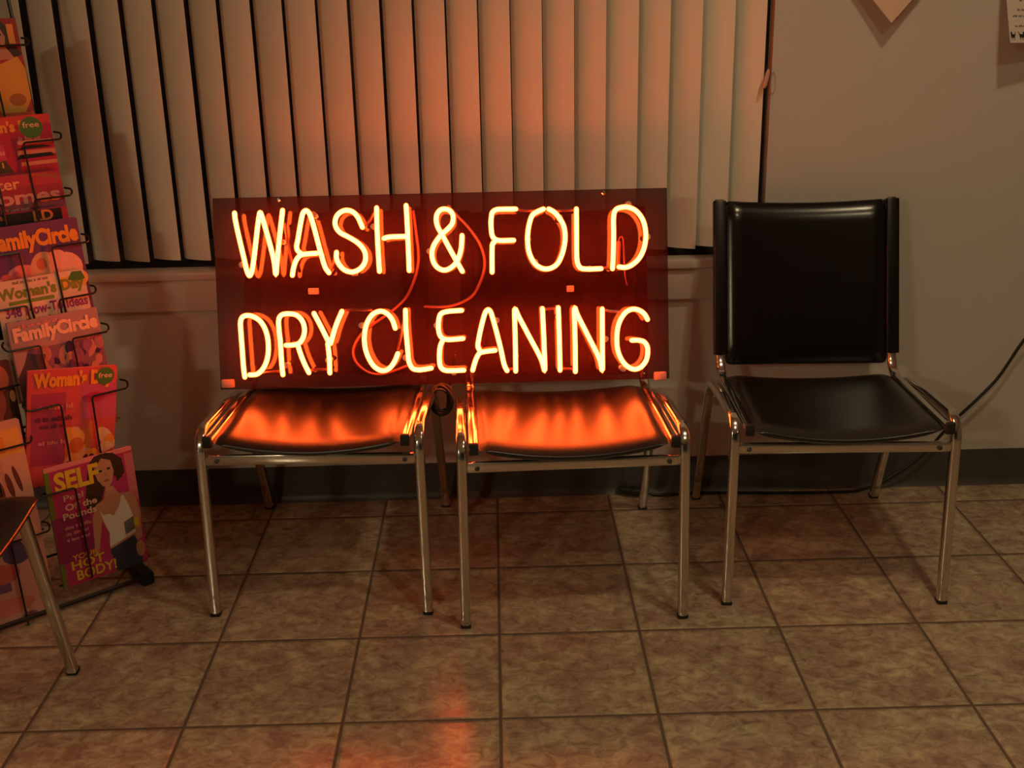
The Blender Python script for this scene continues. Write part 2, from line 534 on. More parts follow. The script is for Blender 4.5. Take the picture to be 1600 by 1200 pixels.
# ------------------------------------------------------------------ chairs
def splayed_legs(root, LP):
    # the cut-off chair: legs set in under a wide seat and spreading outwards to the floor
    for s in (-1, 1):
        for y0, y1 in ((-.012, -.016), (.36, .50)):
            leg = MB().sweep([(s * .180, y0, .405), (s * .276, y1, .010)], LP, upv=(0, 1, 0)).build('leg', M_CHROME, root)
            MB().box((s * .279 - .0115, y1 - .0115, 0), (s * .279 + .0115, y1 + .0115, .012), bev=.003).build('foot_tip', M_RUBBER, leg)
        MB().sweep([(s * .185, -.02, .392), (s * .185, .38, .376)], rrect(.022, .016, .004)).build('under_rail', M_RUBBER, root)
        xi = s * .2115
        MB().sweep(fillet([(xi, .20, .395), (xi, .412, .385), (xi, .525, .824)], .05), rrect(.014, .022, .005), upv=(s, 0, 0)).build('side_frame', M_CHROME, root)
def chair_parts(root, splayed=False):
    LP = rrect(.022, .022, .006)
    if splayed:
        splayed_legs(root, LP)
    else:
        for s in (-1, 1):
            x = s * .237
            # front leg, bent into the side rail
            pts = fillet([(x + s * .004, -.012, .008), (x, .004, .437), (x, .20, .424)], .05)
            leg = MB().sweep(pts, LP, upv=(s, 0, 0)).build('leg', M_CHROME, root)
            MB().box((x + s * .004 - .0115, -.0235, 0), (x + s * .004 + .0115, -.0005, .010), bev=.003).build('foot_tip', M_RUBBER, leg)
            pts = fillet([(x, .20, .424), (x, .385, .398), (x + s * .004, .552, .008)], .05)
            leg = MB().sweep(pts, LP, upv=(s, 0, 0)).build('leg', M_CHROME, root)
            MB().box((x + s * .004 - .0115, .541, 0), (x + s * .004 + .0115, .565, .010), bev=.003).build('foot_tip', M_RUBBER, leg)
            # seat rail running back and up into the back post
            xi = s * .2115
            pts = fillet([(xi, -.028, .428), (xi, .400, .408), (xi, .525, .824)], .055)
            MB().sweep(pts, rrect(.014, .022, .005), upv=(s, 0, 0)).build('side_frame', M_CHROME, root)
            MB().box((xi - .010, -.036, .416), (xi + .010, -.024, .442), bev=.003).build('rail_cap', M_RUBBER, root)
            # black sleeve over the back post
            d = Vector((0, .125, .416)).normalized()
            a = Vector((xi, .400, .408)) + d * .050; b = Vector((xi, .525, .824)) - d * .004
            MB().sweep([a, a + d * .004, b - d * .004, b], rrect(.026, .031, .003), upv=(s, 0, 0), scales=[.95, 1, 1, .96]).build('post_sleeve', M_SLEEVE, root)
    # seat pad: sagging sling with rolled edges
    NX, NY = 18, 16
    XW = .235 if splayed else .2035
    top, bot = [], []
    def sag(x, t):
        return -(.027 - .015 * t) * (1 - (abs(x) / XW) ** 2.0)
    for j in range(NY + 1):
        t = j / NY
        y = -.030 + t * .425
        zr = .4275 - (y + .03) * .045
        for i in range(NX + 1):
            x = -XW + 2 * XW * i / NX
            ex = max(0, (abs(x) - (XW - .018)) / .018)
            fr_ = .036 if splayed else .022
            ey = max(0, (fr_ - (y + .03)) / fr_, ((y + .03) - .405) / .02)
            dz = .012 * (1 - math.sqrt(max(0, 1 - min(1, ex) ** 2))) + .012 * (1 - math.sqrt(max(0, 1 - min(1, ey) ** 2)))
            zz = zr + sag(x, t)
            top.append((x, y, zz + .013 - dz)); bot.append((x, y, zz - .018 + dz))
    mb = MB()
    W_ = NX + 1
    T_ = len(top)
    fs = []
    for j in range(NY):
        for i in range(NX):
            a = j * W_ + i
            fs.append((a, a + 1, a + W_ + 1, a + W_)); fs.append((T_ + a, T_ + a + W_, T_ + a + W_ + 1, T_ + a + 1))
    for i in range(NX):
        fs.append((i, T_ + i, T_ + i + 1, i + 1)); a = NY * W_ + i; fs.append((a, a + 1, T_ + a + 1, T_ + a))
    for j in range(NY):
        a = j * W_; fs.append((a, a + W_, T_ + a + W_, T_ + a)); a = j * W_ + NX; fs.append((a, T_ + a, T_ + a + W_, a + W_))
    mb.add(top + bot, fs, 0, True)
    so = mb.build('seat', M_VINYL, root)
    so.modifiers.new('round', 'SUBSURF').levels = 1
    so.modifiers['round'].render_levels = 1
    # back pad between the posts
    d = Vector((0, .125, .416)).normalized(); nrm = Vector((0, -d.z, d.y))
    base = Vector((0, .400, .408)) + d * .024
    HB = .408
    fr, bk = [], []
    NX, NY = 18, 16
    XB = .2005
    for j in range(NY + 1):
        t = j / NY
        for i in range(NX + 1):
            x = -XB + 2 * XB * i / NX
            ex = max(0, (abs(x) - (XB - .022)) / .022)
            ey = max(0, (.03 - t * HB) / .03, (t * HB - (HB - .03)) / .03)
            cut = .012 * (1 - math.sqrt(max(0, 1 - min(1, ex) ** 2))) + .013 * (1 - math.sqrt(max(0, 1 - min(1, ey) ** 2)))
            dish = -.014 * (1 - (x / XB) ** 2)
            top_dip = -.006 * (1 - (x / XB) ** 2) * t
            c = base + d * (t * HB + top_dip)
            p = c + nrm * (.016 + dish - cut); q = c + nrm * (-.012 + dish + cut)
            fr.append((x, p.y, p.z)); bk.append((x, q.y, q.z))
    mb = MB(); W_ = NX + 1; T_ = len(fr); fs = []
    for j in range(NY):
        for i in range(NX):
            a = j * W_ + i
            fs.append((a, a + 1, a + W_ + 1, a + W_)); fs.append((T_ + a, T_ + a + W_, T_ + a + W_ + 1, T_ + a + 1))
    for i in range(NX):
        fs.append((i, T_ + i, T_ + i + 1, i + 1)); a = NY * W_ + i; fs.append((a, a + 1, T_ + a + 1, T_ + a))
    for j in range(NY):
        a = j * W_; fs.append((a, a + W_, T_ + a + W_, T_ + a)); a = j * W_ + NX; fs.append((a, T_ + a, T_ + a + W_, a + W_))
    mb.add(fr + bk, fs, 0, True)
    bo = mb.build('backrest', M_BACKV, root)
    bo.modifiers.new('round', 'SUBSURF').levels = 1
    bo.modifiers['round'].render_levels = 1
    if splayed:
        return
    # flat chrome bar between the front legs, and one at the rear
    st = MB().box((-.228, .000, .361), (.228, .012, .385), bev=.004).build('stretcher', M_CHROME, root)
    for s in (-1, 1):
        MB().lathe([(.0055, .001), (.0055, -.0015), (.003, -.003)], 10, axis='y', org=(s * .205, -.0005, .372)).build('screw', M_FRAME, st)
    MB().box((-.228, .430, .335), (.228, .440, .360), bev=.004).build('stretcher', M_CHROME, root)

def copy_tree(o, parent=None):
    c = o.copy(); COL.objects.link(c)
    if parent: c.parent = parent
    for ch_ in list(o.children):
        copy_tree(ch_, c)
    return c

G = 'black vinyl waiting chairs'
ch1 = empty('waiting_chair', 'black vinyl waiting chair holding the left half of the neon sign', 'chair', (-.400, -.185, 0), math.radians(-2.0), G)
chair_parts(ch1)
for loc, rz, lab in (((.167, -.248, 0), 1.9, 'black vinyl waiting chair holding the right half of the neon sign'),
                     ((.758, -.197, 0), -2.5, 'empty black vinyl waiting chair right of the neon sign, backrest in full view')):
    c = copy_tree(ch1)
    c.location = loc; c.rotation_euler = (0, 0, math.radians(rz)); c['label'] = lab
ch4 = empty('waiting_chair', 'black chair with splayed chrome legs, mostly cut off by the left edge', 'chair', (-.905, -.689, 0), math.radians(90.0), G)
chair_parts(ch4, True)

# ------------------------------------------------------------------ neon sign
LEAN = math.radians(14.5)
sign = empty('neon_sign', 'red neon sign reading WASH & FOLD DRY CLEANING on a smoked panel, leaning across two chairs', 'sign')
SM = Matrix(((1, 0, 0), (0, math.sin(LEAN), -math.cos(LEAN)), (0, math.cos(LEAN), math.sin(LEAN)))).to_4x4()
SM.translation = Vector((-.117, .13, .43))
sign.matrix_world = SM
MB().box((-.5405, 0, -.004), (.5415, .4565, 0)).build('panel', M_ACRY, sign)
LETTERS = [
('W', [[(-0.4779,0.4167),(-0.4768,0.401),(-0.4604,0.3113),(-0.4539,0.2794),(-0.4491,0.2703),(-0.444,0.2791),(-0.4395,0.2977),(-0.422,0.4034),(-0.4182,0.4172),(-0.4148,0.4088),(-0.4071,0.3789),(-0.3906,0.304),(-0.3876,0.2707),(-0.3831,0.3038),(-0.3752,0.3596),(-0.3658,0.4206)]]),
('A', [[(-0.3488,0.2694),(-0.3454,0.2861),(-0.3381,0.3046),(-0.3274,0.3156),(-0.2898,0.3193)],[(-0.3254,0.3183),(-0.3344,0.3269),(-0.3363,0.3363),(-0.3329,0.3511),(-0.3222,0.401),(-0.3175,0.4149),(-0.3112,0.419),(-0.3049,0.414),(-0.2989,0.3986),(-0.2804,0.3201),(-0.2705,0.2843),(-0.263,0.2733)]]),
('S', [[(-0.1809,0.3773),(-0.1847,0.3867),(-0.1913,0.4017),(-0.2021,0.4131),(-0.2151,0.4175),(-0.2282,0.4146),(-0.2398,0.4047),(-0.2445,0.3899),(-0.2418,0.3769),(-0.2328,0.3655),(-0.2154,0.3558),(-0.1934,0.3413),(-0.1808,0.327),(-0.1757,0.312),(-0.1781,0.2952),(-0.1899,0.2805),(-0.2089,0.2735),(-0.2275,0.2796),(-0.2401,0.2948),(-0.2443,0.308),(-0.2435,0.3201)]]),
('H', [[(-0.1462,0.4211),(-0.1467,0.3839),(-0.1461,0.3281),(-0.1445,0.2738)],[(-0.0772,0.425),(-0.0763,0.4009),(-0.0752,0.3357),(-0.0746,0.274)],[(-0.1313,0.3501),(-0.1218,0.3527),(-0.1031,0.3535),(-0.0768,0.3535)]]),
('&', [[(0.0498,0.2692),(0.0377,0.2919),(0.0199,0.326),(0.0057,0.3543),(-0.005,0.375),(-0.0078,0.3918),(-0.0051,0.4039),(0.0027,0.413),(0.0131,0.4151),(0.0242,0.4112),(0.0314,0.4012),(0.032,0.3909),(0.0289,0.3798),(0.0192,0.3689),(0.0039,0.3562),(-0.0098,0.3398),(-0.0177,0.325),(-0.0201,0.3083),(-0.0168,0.2914),(-0.0078,0.279),(0.0071,0.2725),(0.0222,0.2773),(0.0357,0.2892),(0.0437,0.3049),(0.0489,0.3234),(0.0516,0.3523)]]),
('F', [[(0.1788,0.4111),(0.1478,0.4114),(0.1328,0.4105),(0.1242,0.4046),(0.1211,0.3907),(0.1207,0.3628),(0.1237,0.3478),(0.1329,0.3401),(0.1723,0.3386)],[(0.1291,0.338),(0.1229,0.331),(0.1213,0.318),(0.1199,0.2656)]]),
('O', [[(0.2438,0.4095),(0.2302,0.4041),(0.218,0.3962),(0.21,0.3756),(0.2057,0.3503),(0.2058,0.3235),(0.2099,0.3039),(0.22,0.2842),(0.2318,0.2742),(0.2468,0.2695),(0.2619,0.2727),(0.2741,0.2814),(0.2867,0.3066),(0.2934,0.3408),(0.291,0.3677),(0.2823,0.3858),(0.2691,0.4017),(0.2565,0.4092)]]),
('L', [[(0.3211,0.4077),(0.3203,0.3453),(0.32,0.2928),(0.3223,0.2791),(0.3283,0.2703),(0.342,0.2672),(0.3765,0.2675)]]),
('D', [[(0.4036,0.2669),(0.4058,0.2977),(0.4075,0.3432),(0.409,0.3932),(0.414,0.4044),(0.4272,0.4093),(0.4432,0.409),(0.4614,0.3999),(0.4771,0.378),(0.4831,0.346),(0.4789,0.3142),(0.4666,0.2894),(0.4479,0.2734),(0.434,0.2689),(0.4191,0.2704)]]),
('D', [[(-0.4704,0.0327),(-0.4722,0.0515),(-0.4736,0.0957),(-0.475,0.1398),(-0.4748,0.1639),(-0.4696,0.1743),(-0.458,0.1778),(-0.4439,0.1742),(-0.428,0.1628),(-0.4158,0.1383),(-0.4117,0.1052),(-0.4163,0.0722),(-0.4283,0.0493),(-0.4419,0.0386),(-0.4585,0.0375)]]),
('R', [[(-0.3804,0.036),(-0.3821,0.0603),(-0.3834,0.1155),(-0.3851,0.1376),(-0.3843,0.1683),(-0.3769,0.1773),(-0.3571,0.1791),(-0.3419,0.175),(-0.3293,0.1604),(-0.3253,0.1405),(-0.3297,0.1219),(-0.3401,0.1089),(-0.3556,0.1054),(-0.3699,0.1053)],[(-0.3421,0.1035),(-0.3367,0.0835),(-0.3288,0.0612),(-0.319,0.0393)]]),
('Y', [[(-0.3016,0.1784),(-0.288,0.1506),(-0.2687,0.1083)],[(-0.2359,0.1818),(-0.2507,0.1497),(-0.265,0.1071)],[(-0.272,0.1062),(-0.2697,0.0796),(-0.2695,0.0376)]]),
('C', [[(-0.1119,0.1392),(-0.1178,0.1585),(-0.1284,0.1726),(-0.1435,0.18),(-0.1613,0.1749),(-0.175,0.1588),(-0.1836,0.1326),(-0.1847,0.0996),(-0.1759,0.0685),(-0.1612,0.0471),(-0.1438,0.0393),(-0.1281,0.0452),(-0.1155,0.0614),(-0.1076,0.0789)]]),
('L', [[(-0.0864,0.1808),(-0.0867,0.1412),(-0.0838,0.0861),(-0.0814,0.0573),(-0.0731,0.0427),(-0.0577,0.0394),(-0.03,0.0427)]]),
('E', [[(0.0455,0.1772),(0.0102,0.1752),(-0.0031,0.1704),(-0.0083,0.158),(-0.0092,0.1283),(-0.0036,0.115),(0.0083,0.1096),(0.047,0.1109)],[(-0.0005,0.1083),(-0.0071,0.093),(-0.0097,0.0577),(-0.0068,0.0443),(0.0018,0.037),(0.0471,0.0359)]]),
('A', [[(0.0683,0.0356),(0.0734,0.0523),(0.0779,0.0638),(0.0856,0.0753),(0.0973,0.0786),(0.1222,0.0811)],[(0.0878,0.0794),(0.0822,0.0901),(0.0836,0.1048),(0.0973,0.1592),(0.1035,0.1741),(0.1083,0.1773),(0.1134,0.1734),(0.1183,0.1586),(0.1354,0.0867),(0.1438,0.0442),(0.1493,0.0325)]]),
('N', [[(0.1699,0.0309),(0.1706,0.0858),(0.1706,0.149),(0.1717,0.1783),(0.1793,0.1613),(0.2014,0.1167),(0.2327,0.0526),(0.2385,0.0288),(0.2386,0.0841),(0.2365,0.1767)]]),
('I', [[(0.2739,0.1779),(0.2749,0.1043),(0.2751,0.0304)]]),
('N', [[(0.3113,0.0263),(0.3119,0.0823),(0.3121,0.1245),(0.3126,0.178),(0.3181,0.1622),(0.3425,0.1111),(0.3699,0.0513),(0.3751,0.0258),(0.3765,0.0807),(0.3777,0.1723)]]),
('G', [[(0.4843,0.1455),(0.4771,0.1583),(0.4657,0.167),(0.451,0.1705),(0.4362,0.1656),(0.4233,0.1512),(0.415,0.1325),(0.4108,0.101),(0.4135,0.0713),(0.4237,0.0478),(0.4362,0.0344),(0.4509,0.0281),(0.4657,0.032),(0.4787,0.0465),(0.4836,0.0654),(0.4824,0.0823),(0.4751,0.0926),(0.4625,0.0965),(0.4467,0.0969)]]),
]
GTO_PTS = [[(-0.0631,0.4143),(-0.0585,0.366),(-0.0542,0.3084),(-0.0599,0.2706),(-0.0732,0.2359),(-0.0877,0.2104),(-0.1239,0.1777),(-0.1708,0.1468),(-0.1991,0.123),(-0.2172,0.0882),(-0.212,0.0604),(-0.1853,0.0351),(-0.1533,0.0282),(-0.1193,0.0366),(-0.0914,0.0466)],[(0.0207,0.4259),(0.0413,0.4013),(0.0708,0.3674),(0.0927,0.3321),(0.1024,0.2955),(0.0994,0.2668),(0.0855,0.2321),(0.0712,0.2111),(0.0432,0.195),(0.0093,0.1867),(-0.0426,0.1879)]]
DARK_PTS = [[(-0.2644,0.2736),(-0.2572,0.2854),(-0.2487,0.3123)],[(-0.1769,0.3825),(-0.166,0.3912),(-0.1548,0.4104)],[(0.1796,0.4116),(0.2006,0.4081),(0.2278,0.4075)],[(0.27,0.405),(0.2941,0.4059),(0.3198,0.4068)],[(0.3793,0.2687),(0.3929,0.2699),(0.4051,0.2681)],[(-0.4546,0.0374),(-0.4241,0.0412),(-0.3891,0.0434)],[(-0.3161,0.0446),(-0.2948,0.0456),(-0.2736,0.0451)],[(-0.3464,0.2801),(-0.3565,0.3299),(-0.3646,0.3899)],[(-0.2276,0.1852),(-0.1988,0.1845),(-0.1686,0.1838)],[(-0.108,0.0897),(-0.0976,0.1274),(-0.0886,0.1727)],[(0.1538,0.0344),(0.1614,0.0357),(0.1675,0.034)],[(0.2408,0.1753),(0.256,0.1764),(0.2727,0.1776)],[(0.2834,0.0327),(0.2987,0.0323),(0.3093,0.0305)],[(0.3836,0.1703),(0.3972,0.1669),(0.42,0.1649)]]
ROD_PTS = [[(0.4177,0.2694),(0.4198,0.3041),(0.4234,0.3387),(0.4296,0.3415),(0.4324,0.3294),(0.4333,0.2887),(0.4356,0.2478),(0.4398,0.2265)]]
SUPPORT_PTS = [[(-0.4669,0.2967),(-0.3741,0.3487),(-0.2963,0.4084),(-0.1555,0.3781),(-0.2061,0.2708),(-0.0257,0.3179),(0.12,0.3821),(0.2068,0.3395),(0.2223,0.2863),(0.2822,0.3889),(0.3497,0.2681),(0.4878,0.3389),(0.4435,0.4166),(-0.3751,0.0576),(-0.2727,0.0673),(-0.1907,0.1476),(-0.0897,0.0689),(-0.0142,0.1433),(0.0238,0.0308),(0.1278,0.152),(0.1715,0.067),(0.2743,0.1545),(0.3848,0.1015),(0.425,0.03)]]
BLOCK_PTS = [[(-0.3076,0.2309),(0.3059,0.2222)]]
FOOT_PTS = [[(-0.5206,0.0141),(0.5188,0.0066)]]
SCREW_PTS = [[(-0.3831,0.4494),(0.3899,0.4481)]]

TR = .0062
DT = .05
for ch_, strokes in LETTERS:
    mb = MB()
    for st in strokes:
        mb.tube(catmull([(x, y, DT) for x, y in st], 5), TR, 10, round_ends=True)
    mb.build('neon_letter', M_NEON, sign)
for st in DARK_PTS:
    MB().tube(catmull([(x, y, .038) for x, y in st], 4), .0035, 8, round_ends=True).build('coated_connector', M_DARKT, sign)
for st in GTO_PTS:
    P = [(x, y, .012) for x, y in st]
    MB().tube(catmull(P, 5), .0032, 8, round_ends=True).build('high_voltage_wire', M_GTO, sign)
for st in ROD_PTS:
    P = catmull([(x, y, .028) for x, y in st], 5)
    MB().tube(P, .0016, 6).build('lead_wire', M_GTO, sign)
    MB().tube([P[0], P[8]], .0055, 8, round_ends=True).build('electrode', M_GTO, sign)
for x, y in SUPPORT_PTS[0]:
    MB().lathe([(.006, 0.0002), (.006, .003), (.003, .005), (.003, .036), (.0072, .042), (.0072, .051), (.005, .0515)], 12, org=(x, y, 0)).build('tube_support', M_SUPPORT, sign)
for i, (x, y) in enumerate(BLOCK_PTS[0]):
    hw = .012 if i == 0 else .0085
    MB().box((x - hw, y - .0075, 0.0002), (x + hw, y + .0075, .014), bev=.002).build('standoff_block', M_WHITEP, sign)
for x, y in FOOT_PTS[0]:
    MB().box((x - .015, y - .009, 0.0002), (x + .015, y + .011, .016), bev=.003).build('corner_clip', M_WHITEP, sign)
for x, y in SCREW_PTS[0]:
    MB().lathe([(.005, 0.0002), (.005, .004), (.003, .006)], 12, org=(x, y, 0)).build('panel_screw', M_CHROME, sign)
# mains lead bundled in loops, hanging behind the gap between the two chairs
def W2S(p):
    return SM.inverted() @ Vector(p)
pts = []
for i in range(0, 150):
    a = i * .25
    pts.append(W2S((-.127 + .022 * math.cos(a) * (1 + .12 * math.sin(i * .11)) + .004 * math.sin(i * .3), .118 + .010 * math.sin(i * .19), .395 + .034 * math.sin(a) + .004 * math.cos(i * .17))))
pts = [W2S((-.09, .15, .50)), W2S((-.10, .155, .46)), W2S((-.105, .14, .43))] + pts
MB().tube(pts, .0034, 7).build('mains_lead', M_CORD, sign)

# ------------------------------------------------------------------ extension cord
ext = empty('extension_cord', 'black extension cord hanging at the right and running along the baseboard behind the chairs', 'cord', (.37, .39, 0))
E0 = Vector((.37, .39, 0))
raw = [(1.75, .27, .98), (1.60, .33, .72), (1.485, .365, .560), (1.397, .378, .428), (1.342, .382, .323), (1.290, .384, .258), (1.235, .385, .198), (1.175, .385, .120), (1.125, .386, .072), (1.087, .386, .045), (1.045, .384, .020),
       (.985, .376, .0055), (.919, .372, .0050), (.83, .374, .0050), (.743, .379, .0050), (.65, .384, .0050), (.57, .388, .0050), (.498, .384, .0050), (.44, .382, .0060), (.412, .384, .012)]
MB().tube(catmull([Vector(p) - E0 for p in raw], 6), .0042, 8).build('cable', M_CORD, ext)
pl = MB()
pl.sweep([Vector(p) - E0 for p in ((.414, .384, .012), (.404, .385, .013), (.398, .386, .014), (.372, .390, .017), (.366, .391, .017))], rrect(.028, .020, .006), scales=[.35, .6, .95, 1.05, .9])
pl.build('socket', M_RUBBER, ext)
pl = MB()
pl.sweep([Vector(p) - E0 for p in ((.3655, .391, .017), (.360, .392, .018), (.340, .395, .022), (.330, .397, .024))], rrect(.026, .019, .006), scales=[1.0, 1.0, .7, .35])
pl.build('plug', M_RUBBER, ext)

# ------------------------------------------------------------------ wall papers
M_PEACH = mat('peach_paper', (0.82, 0.52, 0.38), 0.75)
pp = MB()
hs = .155
N_ = 10
def diamond(s_, t):
    # s_, t in 0..1 along the two edges that meet at the lower corner
    a = math.radians(47); b = math.radians(131)
    x = .9695 + hs * 2 * (s_ * math.cos(a) + t * math.cos(b)); z = 1.2325 + hs * 2 * (s_ * math.sin(a) + t * math.sin(b))
    q = (s_ + t) / 2
    y = .417 - .057 * (1 - q) ** 1.6
    return Vector((x, y, z))
vs = [diamond(i / N_, j / N_) for j in range(N_ + 1) for i in range(N_ + 1)]
vs2 = [v + Vector((0, .0007, 0)) for v in vs]
fs = []
A_ = N_ + 1; K_ = len(vs)
for j in range(N_):
    for i in range(N_):
        a = j * A_ + i
        fs.append((a, a + 1, a + A_ + 1, a + A_)); fs.append((K_ + a, K_ + a + A_, K_ + a + A_ + 1, K_ + a + 1))
org = Vector((.97, .417, 1.45))
pp.add([v - org for v in vs + vs2], fs, 0, True)
o = pp.build('paper_diamond', M_PEACH, None, org)
tag(o, 'peach paper square hung as a diamond on the wall right of the window', 'paper')

M_NOTICE = mat('notice_paper', (0.72, 0.60, 0.55), 0.75)
M_INK = mat('printed_ink', (0.012, 0.012, 0.02), 0.7)
notice = empty('wall_notice', 'printed paper notice with black cats, curling off the wall at the right edge', 'notice', (1.35, .417, 1.40))
NO = Vector((1.35, .417, 1.40))
PW, PH = .216, .279
def sheet(s_, t, off=0.0):
    # s_ 0..1 left to right, t 0..1 bottom to top, the lower left corner lifts most
    lift = (1 - t) ** 1.5 * (.072 + .030 * (1 - s_) ** 2)
    return Vector((1.2405 + PW * s_ + .012 * t * 0, .417 - lift - off, 1.1835 + PH * t - .004 * s_)) - NO
vs = [sheet(i / 12, j / 12) for j in range(13) for i in range(13)]
vs2 = [v + Vector((0, .0006, 0)) for v in vs]
fs = []
for j in range(12):
    for i in range(12):
        a = j * 13 + i
        fs.append((a, a + 1, a + 14, a + 13)); fs.append((169 + a, 169 + a + 13, 169 + a + 14, 169 + a + 1))
MB().add(vs + vs2, fs, 0, True).build('sheet', M_NOTICE, notice)
cat = [(.0, .0), (.06, .0), (.08, .22), (.30, .26), (.32, .0), (.40, .0), (.42, .24), (.62, .26), (.66, .0), (.74, .0), (.76, .30), (.82, .50), (.98, .85), (.92, .90), (.76, .66), (.66, .62), (.34, .60), (.30, .78), (.24, .98), (.19, .84), (.10, .84), (.05, 1.0), (.02, .76), (.0, .60), (.06, .46)]
def ink(poly, name):
    cx = sum(p[0] for p in poly) / len(poly); cy2 = sum(p[1] for p in poly) / len(poly)
    bm_v = [sheet(p[0], p[1], .0006) for p in poly]
    MB().add(bm_v, [tuple(range(len(poly)))]).build(name, M_INK, notice)
for k, (cx, wd, fl) in enumerate(((.015, .065, 0), (.105, .085, 1), (.215, .085, 0), (.325, .085, 1), (.435, .085, 0), (.545, .085, 1), (.655, .085, 0), (.765, .085, 1), (.875, .085, 0))):
    poly = [((cx + wd * (1 - x if fl else x)), .022 + .075 * y) for x, y in cat]
    ink(poly, 'printed_cat')
rows = MB()
for yy_, x0, x1 in ((.255, .12, .90), (.205, .06, .95), (.125, .08, .92), (.33, .15, .86), (.40, .10, .90), (.48, .2, .8)):
    x = x0
    while x < x1:
        wd = random.uniform(.018, .05)
        for q in range(int(wd / .011) + 1):
            a = x + q * .011
            h0 = random.uniform(.010, .018)
            rows.add([sheet(a, yy_, .0006), sheet(a + .007, yy_, .0006), sheet(a + .007, yy_ + h0, .0006), sheet(a, yy_ + h0, .0006)], [(0, 1, 2, 3)])
        x += wd + .02
rows.build('printed_lines', M_INK, notice)

# ------------------------------------------------------------------ magazine rack
RA = math.radians(40)
RU = Vector((math.cos(RA), math.sin(RA), 0)); RV = Vector((-math.sin(RA), math.cos(RA), 0)); RO = Vector((-.853, 0, 0))
def RP(u, v, z):
    return RO + RU * u + RV * v + Vector((0, 0, z))
ROOT = RP(-.22, .06, 0)
rack = empty('magazine_rack', 'tiered black wire rack full of magazines in the corner left of the chairs', 'rack', ROOT)
def rack_wire(pts, r, name, fil=0.0, mt=None):
    P = [RP(*p) - ROOT for p in pts]
    if fil: P = fillet(P, fil)
    return MB().tube(P, r, 7).build(name, mt or M_WIRE, rack)
VT = .345
for uu in (-.006, -.212, -.436):
    rack_wire([(uu, .045, .012), (uu, .100, .30), (uu, VT, 1.42)], .0042, 'upright', .05)
rack_wire([(-.006, VT, 1.42), (-.436, VT, 1.42)], .0042, 'top_bar')
for z in (.10, .40, .72, 1.02):
    vv = .062 + .23 * (z - .1)
    rack_wire([(-.006, vv + .006, z), (-.436, vv + .006, z)], .003, 'back_bar')
# base: two skids joined by a front bar, with black end caps
for uu in (-.012, -.436):
    f = rack_wire([(uu, -.035, .012), (uu, .36, .012)], .009, 'base_skid')
    e0 = RP(uu, -.035, .012) - ROOT
    b = MB()
    b.sweep([RP(uu, -.045, .017) - ROOT, RP(uu, -.042, .017) - ROOT, RP(uu, .02, .017) - ROOT, RP(uu, .024, .017) - ROOT], rrect(.030, .034, .006), scales=[.85, 1, 1, .85], upv=(0, 0, 1))
    b.build('foot_cap', M_RUBBER, rack)
rack_wire([(-.012, -.032, .018), (-.436, -.032, .018)], .006, 'front_bar')

M_C = {}
def ink_mat(col, rough=.38):
    key = tuple(round(c, 3) for c in col)
    if key not in M_C:
        M_C[key] = mat('ink_%d' % len(M_C), key, rough)
    return M_C[key]

G_M = 'magazines in the wire rack'
def pocket(u0, u1, v, ztop, zbot, vb, right):
    """wire front of one pocket: a hook from each side that bends down to the floor of the pocket"""
    wd = u1 - u0
    for a, b in ((u0, u0 + wd * .30), (u1, u1 - wd * .36))[:2 if right else 1]:
        s = 1 if a == u1 else -1
        P = [(a + s * .006, v + .030, ztop + .014), (a + s * .016, v + .012, ztop + .012), (a + s * .010, v, ztop), (b, v, ztop), (b + .004, vb, zbot), (b + .004, vb + .02, zbot - .004)]
        rack_wire(P, .0024, 'pocket_wire', .008)
    rack_wire([(u0 - .004, vb + .02, zbot - .004), (u1 + .004, vb + .02, zbot - .004)], .0022, 'pocket_floor')

def blurred_line(mb, x, y, wd, ht, z):
    # print too small to read: a row of uneven strokes in word-like clusters
    rg = random.Random(int(x * 1e5) + int(y * 1e5))
    p = x
    while p < x + wd:
        for _ in range(rg.randint(2, 5)):
            k = ht * rg.uniform(.22, .42)
            if p + k > x + wd: break
            h0 = ht * rg.uniform(.55, 1.0)
            mb.add([(p, y, z), (p + k, y, z), (p + k, y + h0, z), (p, y + h0, z)], [(0, 1, 2, 3)])
            p += k * 1.35
        p += ht * .45

